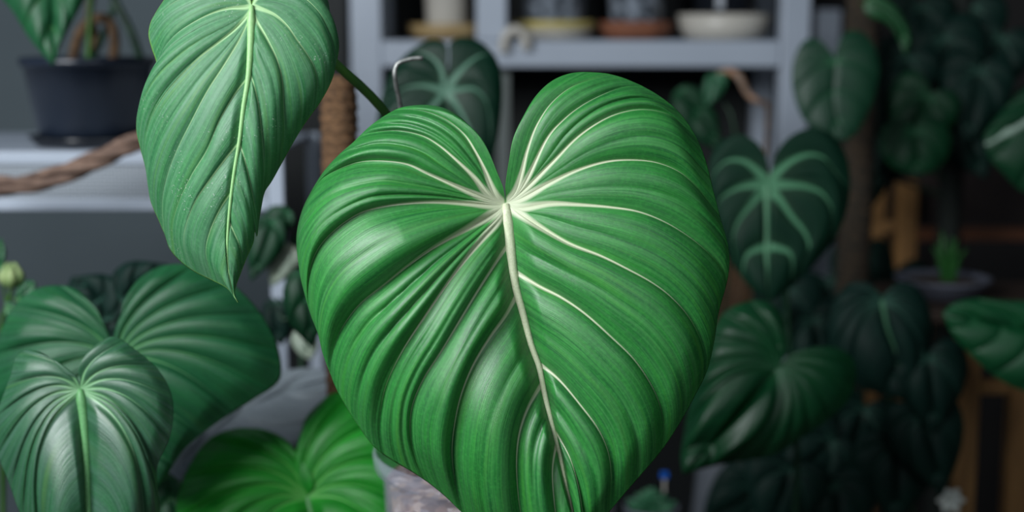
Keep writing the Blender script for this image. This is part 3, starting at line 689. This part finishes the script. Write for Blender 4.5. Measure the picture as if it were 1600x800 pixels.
# small bud plant at the left border
F, cf = base_plant('budding_plant', 'small plant with a pale yellow-green bud at the left border', at(-20, 500, 1.42)[0], 1.40, TZ, .04, .09, M_terra)
M_bud = plain('pale_bud', G(140, 158, 104), .6, nscale=60, col2=G(110, 140, 84))
bm = bmesh.new(); bc = at(18, 430, 1.4)
for k in range(5):
    a = k*1.257; tube(bm, [bc+[.0, 0, -.012], bc+[.007*math.cos(a), .007*math.sin(a), -.002], bc+[.004*math.cos(a), .004*math.sin(a), .012]], [.003, .0065, .0015], n=10, seg=8)
obj('bud', bm, M_bud, F)
bm = bmesh.new(); tube(bm, [bc+[0, 0, -.010], at(14, 470, 1.41), at(0, 540, 1.42), cf], .0018, n=24); obj('stem', bm, M_petiole, F)
for mid, L, R in (([(28, 470), (40, 455), (55, 440)], [(24, 462), (28, 448), (42, 438), (55, 440)], [(34, 476), (48, 468), (56, 452), (55, 440)]),
                  ([(-5, 420), (0, 395), (2, 370)], [(-10, 415), (-16, 395), (2, 370)], [(3, 420), (10, 395), (2, 370)]),
                  ([(10, 480), (30, 490), (40, 510)], [(8, 472), (25, 474), (40, 490), (40, 510)], [(6, 488), (15, 502), (28, 510), (40, 510)])):
    build_leaf('leaf', M_low2, 1.40, mid, L, R, parent=F, nL=3, nR=3, npal=2, petiole=[at(10, 500, 1.42), cf], prad=(.001, .0014), step=6, nu=30)

# ------------------------------------------------------------------ dark pale-veined leaf behind the large leaf
def bench_pot(name, label, px, y, r, h, mat, z=BZ, **k):
    x = (px-800)/FPX*y/math.cos(PITCH)
    return base_plant(name, label, x, y, z, r, h, mat, **k)
N, cn = base_plant('velvet_leaf_plant', 'dark plant whose rounded pale-veined leaf stands before the shelf divider', -.03, 1.47, TZ, .055, .12, M_blackpl)
mid = [(696, 142), (694, 190), (690, 250), (682, 335)]
L = [(697, 120), (700, 90), (696, 68), (672, 62), (640, 80), (612, 112), (595, 155), (588, 215), (610, 280), (650, 320), (682, 335)]
R = [(700, 120), (702, 90), (703, 68), (722, 58), (752, 66), (776, 92), (785, 130), (782, 190), (768, 250), (730, 300), (682, 335)]
vL = [[(696, 142), (692, 115), (682, 96), (665, 85), (642, 82)], [(696, 142), (672, 134), (652, 133), (630, 140), (600, 162)], [(696, 142), (680, 160), (650, 190), (620, 225), (604, 262)], [(693, 205), (670, 225), (650, 260), (642, 312)]]
vR = [[(696, 142), (710, 120), (732, 98), (755, 86), (772, 90)], [(696, 142), (720, 138), (742, 138), (758, 155), (764, 185), (764, 230), (762, 256)], [(696, 142), (710, 160), (725, 185), (738, 220), (740, 290)]]
build_leaf('leaf', M_velv2, 1.62, mid, L, R, vL, vR, N, nu=50, a1=.10, valley=.04, droop=.12, vw=(6, 4.5), vd_cut=.9, label='rounded dark leaf with pale veins',
    petiole=[at(700, 200, 1.66), at(730, 400, 1.62), cn], pmat=M_petiole_d)

# ------------------------------------------------------------------ crystalline velvet-leaf plant
Q, cq = bench_pot('velvet_leaf_plant', 'dark velvet heart leaf with wide pale veins right of the large leaf', 1290, 1.83, .068, .14, M_blackpl)
mid = [(1198, 287), (1198, 330), (1198, 390), (1199, 440), (1202, 472)]
L = [(1201, 268), (1197, 244), (1182, 222), (1158, 210), (1130, 219), (1112, 242), (1106, 280), (1110, 330), (1124, 375), (1142, 410), (1168, 445), (1202, 472)]
R = [(1205, 266), (1210, 246), (1225, 222), (1247, 206), (1272, 200), (1298, 209), (1318, 233), (1328, 268), (1327, 310), (1316, 350), (1296, 386), (1269, 416), (1240, 446), (1202, 472)]
vL = [[(1198, 287), (1188, 272), (1165, 252), (1140, 250), (1122, 264), (1108, 292)], [(1198, 287), (1175, 288), (1150, 294), (1125, 312), (1114, 342)],
      [(1198, 290), (1178, 312), (1156, 340), (1146, 365), (1148, 390), (1156, 428)], [(1198, 385), (1180, 390), (1165, 402), (1160, 436)]]
vR = [[(1198, 287), (1210, 272), (1232, 252), (1260, 241), (1285, 246), (1303, 268), (1326, 300)], [(1198, 287), (1228, 288), (1258, 291), (1284, 302), (1299, 325), (1301, 352), (1298, 384)],
      [(1198, 290), (1216, 310), (1236, 338), (1256, 362), (1264, 385), (1255, 405), (1242, 444)], [(1198, 385), (1218, 388), (1236, 400), (1238, 447)]]
build_leaf('leaf', M_velv, 1.62, mid, L, R, vL, vR, Q, nu=60, a1=.13, valley=.04, droop=.14, vw=(9, 6.0), vd_cut=.95, label='dark velvet heart leaf with wide pale veins',
    ribm=M_rib3 if False else plain('velvet_midrib', G(76, 128, 94), .6), rib=(7, 4), rib_h=1., petiole=[at(1210, 290, 1.67), at(1225, 420, 1.76), cq], pmat=M_petiole_d)
# lower right big leaf
S_, cs = bench_pot('potted_philodendron', 'dark green heart-leaved plant at right with one long leaf pointing down-left', 1250, 1.64, .065, .12, M_blackpl)
mid = [(1214, 576), (1190, 605), (1155, 645), (1110, 695), (1067, 742)]
L = [(1219, 560), (1216, 541), (1227, 509), (1214, 481), (1190, 469), (1157, 474), (1130, 490), (1108, 525), (1094, 570), (1080, 620), (1068, 680), (1064, 715), (1067, 742)]
R = [(1226, 568), (1244, 553), (1276, 541), (1312, 545), (1335, 564), (1338, 592), (1325, 627), (1292, 657), (1254, 683), (1217, 707), (1171, 719), (1125, 726), (1090, 735), (1067, 742)]
build_leaf('leaf', leaf_mat('leaf_dim_green', G(4, 48, 28), G(16, 78, 40), G(50, 104, 70), rough=.38, vstr=.5), 1.50, mid, L, R, parent=S_, nL=8, nR=9, npal=8, a1=.24, a2=.05, valley=.14, droop=.2, vw=(3, 1.5), label='long dark heart-shaped leaf',
    petiole=[at(1225, 600, 1.55), at(1245, 720, 1.6), cs], pmat=M_petiole_d, bow=.15)
# top right heart leaf on its pole
P_, cp = bench_pot('pole_trained_plant', 'climbing plant on a brown moss pole at top right with a dark green heart leaf', 1334, 1.98, .068, .15, M_blackpl)
px_ = cp[0]
coir(P_, px_, 1.98, BZ+.1, 1.62, .021, plain('moss_pole_fibre', G(58, 46, 32), .95, nscale=120, col2=G(32, 30, 24), bump=.9))
mid = [(1305, 98), (1303, 130), (1304, 170), (1320, 221)]
L = [(1299, 84), (1290, 70), (1276, 60), (1258, 63), (1245, 80), (1238, 105), (1238, 135), (1245, 165), (1258, 190), (1285, 210), (1320, 221)]
R = [(1309, 84), (1312, 62), (1327, 48), (1350, 52), (1367, 74), (1374, 108), (1368, 145), (1354, 182), (1338, 208), (1320, 221)]
build_leaf('leaf', leaf_mat('leaf_forest_green', G(4, 46, 30), G(8, 64, 38), G(40, 104, 66), rough=.5, vstr=.7, band=.4), 1.80, mid, L, R, parent=P_, nL=5, nR=5, npal=3, a1=.08, a2=.01, valley=.04, droop=.12, vw=(3, 1.2), label='dark green heart leaf',
    petiole=[at(1315, 85, 1.86), at(1330, 70, 1.92), np.array([px_, 1.96, at(1334, 110, 1.98)[2]])], pmat=M_petiole_d, prad=(.002, .003))
M_newleaf = leaf_mat('leaf_new_growth', G(18, 62, 34), G(40, 92, 54), G(90, 140, 96), rough=.4, vstr=.4)
mid = [(1352, 6), (1372, 12), (1395, 30), (1410, 55), (1414, 88)]
L = [(1350, 16), (1362, 28), (1385, 36), (1400, 55), (1414, 88)]
R = [(1356, -6), (1378, -6), (1402, 12), (1420, 40), (1424, 66), (1414, 88)]
build_leaf('leaf', M_newleaf, 1.86, mid, L, R, parent=P_, nL=3, nR=3, npal=2, a1=.12, petiole=[at(1345, 5, 1.93), np.array([px_, 1.97, at(1334, 20, 1.97)[2]])], prad=(.0015, .002), label='small curled new leaf', step=6, nu=40)

# curled bud leaf with pinkish stalk, right of the large leaf's shoulder
H, ch = bench_pot('young_climber', 'young climber with a curled leaf on an arching pinkish stalk below the shelf end', 1090, 2.13, .05, .12, M_terra)
M_pink = plain('pinkish_stalk', G(140, 124, 112), .5, nscale=60, col2=G(150, 104, 70))
bm = bmesh.new(); tube(bm, [at(1112, 128, 1.95), at(1125, 115, 1.95), at(1142, 112, 1.95), at(1156, 122, 1.95), at(1168, 145, 1.96), at(1182, 157, 1.96), at(1200, 162, 1.97)], [.003, .005, .0055, .0055, .005, .0045, .003], n=50); obj('curled_stalk', bm, M_pink, H)
bm = bmesh.new(); tube(bm, [at(1200, 162, 1.97), at(1196, 240, 1.97), at(1170, 400, 1.95), ch], [.003, .004, .005, .006], n=40); obj('stem', bm, M_stemb, H)
mid = [(1118, 116), (1112, 135), (1104, 168)]
L = [(1112, 114), (1102, 122), (1098, 145), (1104, 168)]
R = [(1124, 114), (1138, 118), (1130, 145), (1104, 168)]
build_leaf('leaf', leaf_mat('leaf_grey_green', G(22, 74, 48), G(40, 98, 66), G(70, 120, 90), rough=.5, vstr=.4), 1.94, mid, L, R, parent=H, nL=3, nR=3, npal=2, a1=.1, step=6, nu=30, label='small curled pale leaf')
mid = [(1060, 140), (1090, 175), (1130, 240)]
L = [(1052, 146), (1050, 175), (1080, 215), (1130, 240)]
R = [(1070, 134), (1100, 145), (1122, 185), (1130, 240)]
build_leaf('leaf', M_dark, 1.96, mid, L, R, parent=H, nL=4, nR=4, npal=2, a1=.12, petiole=[at(1090, 140, 1.99), at(1150, 260, 1.98), ch], prad=(.002, .003), pmat=M_petiole_d, step=6, nu=40)
# brown basket behind, on the unit's lower board
bk = thing('wicker_basket', 'dim brown wicker basket inside the shelving unit beside the right post', 'basket', (X(1165, 2.47), 2.47, .441))
bm = bmesh.new(); lathe(bm, [(0, 0), (.05, 0), (.052, .01)]+[(.052+.012*i/30+.0015*math.sin(i*2.1), .01+i*.015) for i in range(1, 51)]+[(.070, .76), (.066, .74), (.045, .02), (0, .02)], (X(1165, 2.47), 2.47, .441), seg=32)
obj('basket_body', bm, plain('wicker_brown', G(92, 66, 40), .8, nscale=60, col2=G(60, 42, 26), bump=.5), bk)

# ------------------------------------------------------------------ wooden stand, tray and rack at far right
sx0, sx1, sy0, sy1 = at(1478, 600, 1.86)[0], at(1640, 600, 1.86)[0], 1.78, 1.98
stz = atY(1500, 462, 1.86)[2]-.004
st = thing('plant_stand', 'tan wooden plant stand at the right edge carrying a white tray', 'plant stand', ((sx0+sx1)/2, (sy0+sy1)/2, 0))
x14 = at(1420, 462, 1.86)[0]
bm = bmesh.new(); box(bm, ((x14+sx1)/2+.01, (sy0+sy1)/2, stz-.008), (sx1-x14+.04, sy1-sy0+.02, .016), .003); obj('stand_top', bm, M_woodd, st, False)
for px, yy in ((1508, sy0+.02), (1592, sy0+.02), (1506, sy1-.02), (1590, sy1-.02)):
    xx = atY(px, 650, yy)[0]
    bm = bmesh.new(); bar(bm, (xx, yy, 0), (xx, yy, stz-.016), .030, .026); obj('leg', bm, M_wood, st, False)
for z in (atY(1550, 610, sy0)[2], .35):
    for yy in (sy0+.02, sy1-.02):
        bm = bmesh.new(); bar(bm, (atY(1508, 650, yy)[0]+.015, yy, z), (atY(1591, 650, yy)[0]-.015, yy, z), .02, .018); obj('rail', bm, M_wood, st, False)
tr = thing('tray_planter', 'shallow grey-white round tray planter with a green sprout on the wooden stand', 'planter', (at(1487, 450, 1.87)[0], 1.88, stz+.001))
tc = (at(1487, 450, 1.87)[0], 1.88, stz+.001)
tr_r = 74*1.86/FPX
M_tray = plain('tray_greyish_plastic', G(104, 108, 122), .4, nscale=20, col2=G(92, 96, 108))
bm = bmesh.new(); lathe(bm, [(0, 0), (tr_r*.8, 0), (tr_r*.97, .020), (tr_r*1.02, .022), (tr_r*1.02, .025), (tr_r*.95, .025), (tr_r*.78, .004), (0, .004)], tc); obj('tray', bm, M_tray, tr)
bm = bmesh.new(); lathe(bm, [(0, .0045), (tr_r*.76, .0045), (tr_r*.88, .018), (tr_r*.5, .022), (0, .021)], tc); obj('soil', bm, M_soil, tr)
M_sprout = plain('sprout_green', G(48, 110, 44), .5, nscale=60, col2=G(34, 92, 40))
for k in range(7):
    a = k*.9; b0 = np.array([at(1492, 440, 1.87)[0]+.006*math.cos(a), 1.87+.006*math.sin(a), stz+.02])
    bm = bmesh.new(); tube(bm, [b0, b0+[.006*math.cos(a), .006*math.sin(a), .03], b0+[.016*math.cos(a), .016*math.sin(a), .045+.02*(k % 3)/2]], [.003, .0045, .001], n=12, seg=8, flat=.5); obj('sprout', bm, M_sprout, tr)

wr = thing('wooden_rack', 'dim tan wooden rack with one upright and cross rails beyond the velvet leaf', 'rack', (at(1430, 350, 2.35)[0], 2.33, 0))
zt2 = atY(1420, 284, 2.3)[2]; xa = atY(1420, 350, 2.3)[0]
for yy in (2.32, 2.52):
    bm = bmesh.new(); bar(bm, (xa, yy, 0), (xa, yy, zt2), .034, .03); obj('upright', bm, M_wood, wr, False)
    bm = bmesh.new(); bar(bm, (xa+.36, yy, 0), (xa+.36, yy, zt2), .034, .03); obj('upright', bm, M_wood, wr, False)
for (pxa, pya), (pxb, pyb) in (((1325, 366), (1404, 350)),):
    bm = bmesh.new(); bar(bm, atY(pxa, pya, 2.315), atY(pxb, pyb, 2.315), .018, .018); obj('brace', bm, M_wood, wr, False)
for pyr in (368, 520):
    z = atY(1500, pyr, 2.3)[2]
    bm = bmesh.new(); bar(bm, (xa+.017, 2.32, z), (xa+.343, 2.32, z), .024, .02); obj('rail', bm, plain('reddish_wood', G(110, 66, 40), .6) if pyr == 368 else M_wood, wr, False)
M_mar = plain('maroon_board', G(40, 30, 28), .7)
bm = bmesh.new(); z0 = atY(1500, 350, 2.34)[2]; z1 = atY(1500, 225, 2.34)[2]
box(bm, (xa+.18, 2.345, (z0+z1)/2), (.30, .012, z1-z0), .002); obj('back_board', bm, M_mar, wr, False)

# right-hand leaves
D1, c1 = base_plant('potted_philodendron', 'green-leaved plant entering from the right border above the stand legs', at(1720, 600, 1.6)[0], 1.58, 0, .08, .22, M_blackpl)
mid = [(1660, 510), (1600, 515), (1530, 500), (1472, 490)]
L = [(1668, 500), (1655, 470), (1600, 470), (1569, 469), (1523, 466), (1490, 474), (1472, 490)]
R = [(1672, 525), (1670, 590), (1640, 618), (1600, 611), (1560, 592), (1520, 558), (1488, 522), (1472, 490)]
build_leaf('leaf', leaf_mat('leaf_bottle_green', G(2, 64, 34), G(10, 84, 44), G(30, 100, 60), rough=.5, vstr=.4), 1.60, mid, L, R, parent=D1, nL=5, nR=6, npal=3, a1=.14, petiole=[at(1690, 540, 1.62), at(1695, 700, 1.6), c1], label='bottle green leaf')
bm = bmesh.new(); tube(bm, [at(1498, 545, 1.66), at(1470, 555, 1.66), at(1445, 580, 1.67), at(1428, 620, 1.68), at(1415, 680, 1.70), at(1395, 760, 1.72), np.array([at(1390, 800, 1.74)[0], 1.74, BZ+.09])], [.003, .004, .005, .005, .0055, .006, .006], n=50)
Dk, cdk = bench_pot('shade_plant', 'blackish plant at lower right with a pale-centred drooping leaf and an arching green stalk', 1395, 1.71, .055, .12, M_blackpl)
obj('stalk', bm, plain('stalk_dim_green', G(34, 74, 40), .5, nscale=30, col2=G(26, 62, 36)), Dk)
def dark_leaf(parent, crown_, mid, L, R, D, m, **k):
    j = mid[0]
    return build_leaf('leaf', m, D, mid, L, R, parent=parent, nL=4, nR=4, npal=3, step=6, nu=40, a1=.15, pmat=M_petiole_d, prad=(.002, .003),
        petiole=[at(j[0]+4, j[1]+20, D+.05), (at(j[0]+6, j[1]+120, D+.06)+crown_)/2, crown_], **k)
mid = [(1378, 468), (1386, 510), (1402, 560), (1408, 625)]
L = [(1372, 455), (1350, 440), (1318, 450), (1298, 490), (1300, 550), (1335, 600), (1408, 625)]
R = [(1386, 455), (1410, 440), (1440, 455), (1456, 500), (1450, 560), (1430, 605), (1408, 625)]
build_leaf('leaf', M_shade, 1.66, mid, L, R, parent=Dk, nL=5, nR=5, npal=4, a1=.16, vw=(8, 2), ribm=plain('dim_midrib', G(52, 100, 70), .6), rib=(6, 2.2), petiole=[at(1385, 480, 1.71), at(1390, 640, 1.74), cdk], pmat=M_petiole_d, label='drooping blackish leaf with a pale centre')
def heart(jx, jy, ln, wd, ang):
    """generic heart-leaf outline (junction, length, width, direction of the tip in degrees from straight down)"""
    ca, sa = math.cos(math.radians(ang)), math.sin(math.radians(ang))
    def q(u, v): x = v*wd; y = u*ln; return (jx+x*ca-y*sa, jy+x*sa+y*ca)
    mid = [q(u, 0) for u in (0, .3, .6, 1)]
    prof = [(-.10, .06), (-.22, .20), (-.24, .36), (-.10, .52), (.15, .56), (.42, .47), (.68, .29), (.88, .10)]
    return mid, [q(u, v) for u, v in prof]+[q(1, 0)], [q(u, -v) for u, v in prof]+[q(1, 0)]
for jx, jy, ln, wd, an, D in ((1350, 640, 130, 120, 20, 1.74), (1440, 650, 130, 110, -15, 1.67), (1300, 690, 120, 110, 50, 1.72), (1400, 700, 120, 120, 0, 1.70), (1270, 500, 120, 110, -10, 1.80), (1340, 520, 90, 90, 30, 1.82), (1235, 735, 110, 120, 20, 1.66), (1300, 760, 110, 120, -10, 1.70), (1180, 770, 100, 110, 60, 1.84), (1450, 560, 120, 110, -5, 1.66)):
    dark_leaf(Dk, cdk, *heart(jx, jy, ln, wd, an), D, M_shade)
Dm, cdm = bench_pot('shade_plant', 'blackish small-leaved plant behind the pale-veined heart leaf, low at its tip', 1225, 2.10, .045, .12, M_blackpl)
for a_ in ((1232, 452, 110, 100, 5, 2.03), (1292, 440, 100, 95, -15, 2.05), (1345, 400, 100, 90, -5, 2.10), (1400, 425, 100, 90, 10, 2.12)):
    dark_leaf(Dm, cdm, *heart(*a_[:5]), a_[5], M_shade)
# dark foliage above: a tall climber on a pole
Dc, cc2 = bench_pot('dark_climber', 'tall blackish-green climber filling the shadow at upper right', 1480, 2.12, .09, .16, M_blackpl, z=0)
coir(Dc, cc2[0], 2.12, .09, 1.70, .016, plain('dark_pole_fibre', G(26, 34, 30), .9, nscale=120, bump=.6))
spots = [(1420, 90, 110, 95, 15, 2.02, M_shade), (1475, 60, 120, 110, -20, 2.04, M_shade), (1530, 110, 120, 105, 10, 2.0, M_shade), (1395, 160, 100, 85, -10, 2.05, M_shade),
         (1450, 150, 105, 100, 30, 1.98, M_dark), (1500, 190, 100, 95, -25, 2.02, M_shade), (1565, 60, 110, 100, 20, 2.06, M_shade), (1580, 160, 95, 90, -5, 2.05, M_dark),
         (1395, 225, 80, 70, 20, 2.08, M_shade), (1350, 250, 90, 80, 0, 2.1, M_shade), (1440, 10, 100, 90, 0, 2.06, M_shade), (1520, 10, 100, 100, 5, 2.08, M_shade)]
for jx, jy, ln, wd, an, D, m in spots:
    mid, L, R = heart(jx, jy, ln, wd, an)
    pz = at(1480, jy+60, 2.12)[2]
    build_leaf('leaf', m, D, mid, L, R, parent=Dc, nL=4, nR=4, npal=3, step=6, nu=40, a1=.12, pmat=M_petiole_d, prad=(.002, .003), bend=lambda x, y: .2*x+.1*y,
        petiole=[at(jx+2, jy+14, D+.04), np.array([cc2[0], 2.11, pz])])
# round leaf and glossy leaf near right edge
mid = [(1430, 205), (1432, 235), (1436, 275)]
L = [(1424, 195), (1400, 185), (1380, 200), (1374, 232), (1395, 262), (1436, 275)]
R = [(1436, 192), (1460, 182), (1482, 200), (1486, 232), (1468, 262), (1436, 275)]
build_leaf('leaf', M_dark, 1.94, mid, L, R, parent=Dc, nL=5, nR=5, npal=4, a1=.12, petiole=[at(1440, 215, 1.99), np.array([cc2[0], 2.11, at(1480, 260, 2.12)[2]])], pmat=M_petiole_d)
D2, c2 = base_plant('glossy_leaf_plant', 'plant with a glossy leaf, its highlight a pale rib, reaching in at the right border', at(1800, 300, 1.85)[0], 2.18, 0, .09, .26, M_terra)
mid = [(1680, 130), (1640, 165), (1600, 192), (1565, 213), (1540, 226)]
L = [(1690, 120), (1650, 110), (1600, 140), (1560, 180), (1538, 210), (1540, 226)]
R = [(1695, 145), (1700, 220), (1650, 300), (1600, 300), (1565, 268), (1545, 245), (1540, 226)]
build_leaf('leaf', M_dark, 1.82, mid, L, R, parent=D2, nL=4, nR=5, npal=2, a1=.12, ribm=plain('highlight_rib', G(140, 162, 148), .35), rib=(9, 8), rib_h=3, petiole=[at(1710, 160, 1.86), at(1720, 400, 1.9), c2])  # wide pale rib carries the leaf's glossy highlight as colour

# succulent, grey planter, flower, blue tag
su = thing('rosette_succulent', 'small grey-green rosette plant low beside the tip of the large leaf', 'succulent', (at(1018, 772, 1.75)[0], 1.62, BZ))
suz = at(1018, 790, 1.70)[2]
scx, scy = at(1018, 772, 1.70)[0], at(1018, 772, 1.70)[1]
su.location = (scx, scy, BZ)
base = su.location.z
pot(su, (scx, scy, base), .032, suz-base, M_greyp, taper=.8, rim=.008)
M_succ = plain('succulent_leaf', G(60, 118, 84), .5, nscale=80, col2=G(44, 98, 68))
for ring, (n, rr, zz, s) in enumerate(((9, .026, .004, .013), (8, .017, .012, .011), (6, .009, .018, .009), (3, .003, .022, .007))):
    for k in range(n):
        a = k*2*math.pi/n+ring*.4; c0 = np.array([scx, scy, suz-.006])
        d = np.array([math.cos(a), math.sin(a), 0])
        bm = bmesh.new(); tube(bm, [c0+d*.002+[0, 0, zz*.5], c0+d*rr*.7+[0, 0, zz], c0+d*rr*1.15+[0, 0, zz+.006]], [s*.3, s*.75, s*.15], n=9, seg=8, flat=.45); obj('leaf', bm, M_succ, su)
bt = at(1038, 742, 1.72)
pg = thing('plant_tag', 'tiny blue plant tag above the rosette plant', 'plant tag', (bt[0], bt[1], suz-.02))
bm = bmesh.new(); bar(bm, (bt[0], bt[1], suz-.02), (bt[0], bt[1], bt[2]-.002), .003, .0015); obj('tag_stem', bm, M_cer, pg, False)
bm = bmesh.new(); box(bm, (bt[0], bt[1]-.001, bt[2]), (.010, .003, .009), .001); obj('tag_head', bm, plain('blue_plastic', G(10, 90, 190), .4), pg, False)
gx = at(1158, 790, 1.92)
gp = thing('grey_planter', 'pale grey tapering planter half hidden under the dark heart leaf', 'planter', (gx[0]-.01, 1.98, BZ))
gh = atY(1158, 722, 1.90)[2]-BZ
bm = bmesh.new(); lathe(bm, [(0, 0), (.06, 0), (.062, .005), (.03, gh-.01), (.032, gh), (.024, gh), (.024, gh-.03), (0, gh-.03)], (gx[0]-.01, 1.98, BZ), seg=40); obj('planter_body', bm, M_greyp, gp)
fx = at(1484, 780, 1.72)
fl = thing('white_flower', 'small white flower low beside the wooden stand leg', 'flower', (.585, 1.70, 0))
bm = bmesh.new(); tube(bm, [(.585, 1.70, .08), (.575, 1.69, .4), (fx[0], fx[1]+.01, fx[2]-.01)], .0025, n=20); obj('flower_stem', bm, M_petiole_d, fl)
pot(fl, (.585, 1.70, 0), .032, .10, M_terra)
M_petal = plain('white_petal', G(196, 202, 196), .6)
for k in range(6):
    a = k*1.047; d = np.array([math.cos(a), -.35, math.sin(a)])
    bm = bmesh.new(); tube(bm, [fx, fx+d*.009, fx+d*.017], [.003, .008, .002], n=8, seg=8, flat=.35); obj('petal', bm, M_petal, fl)
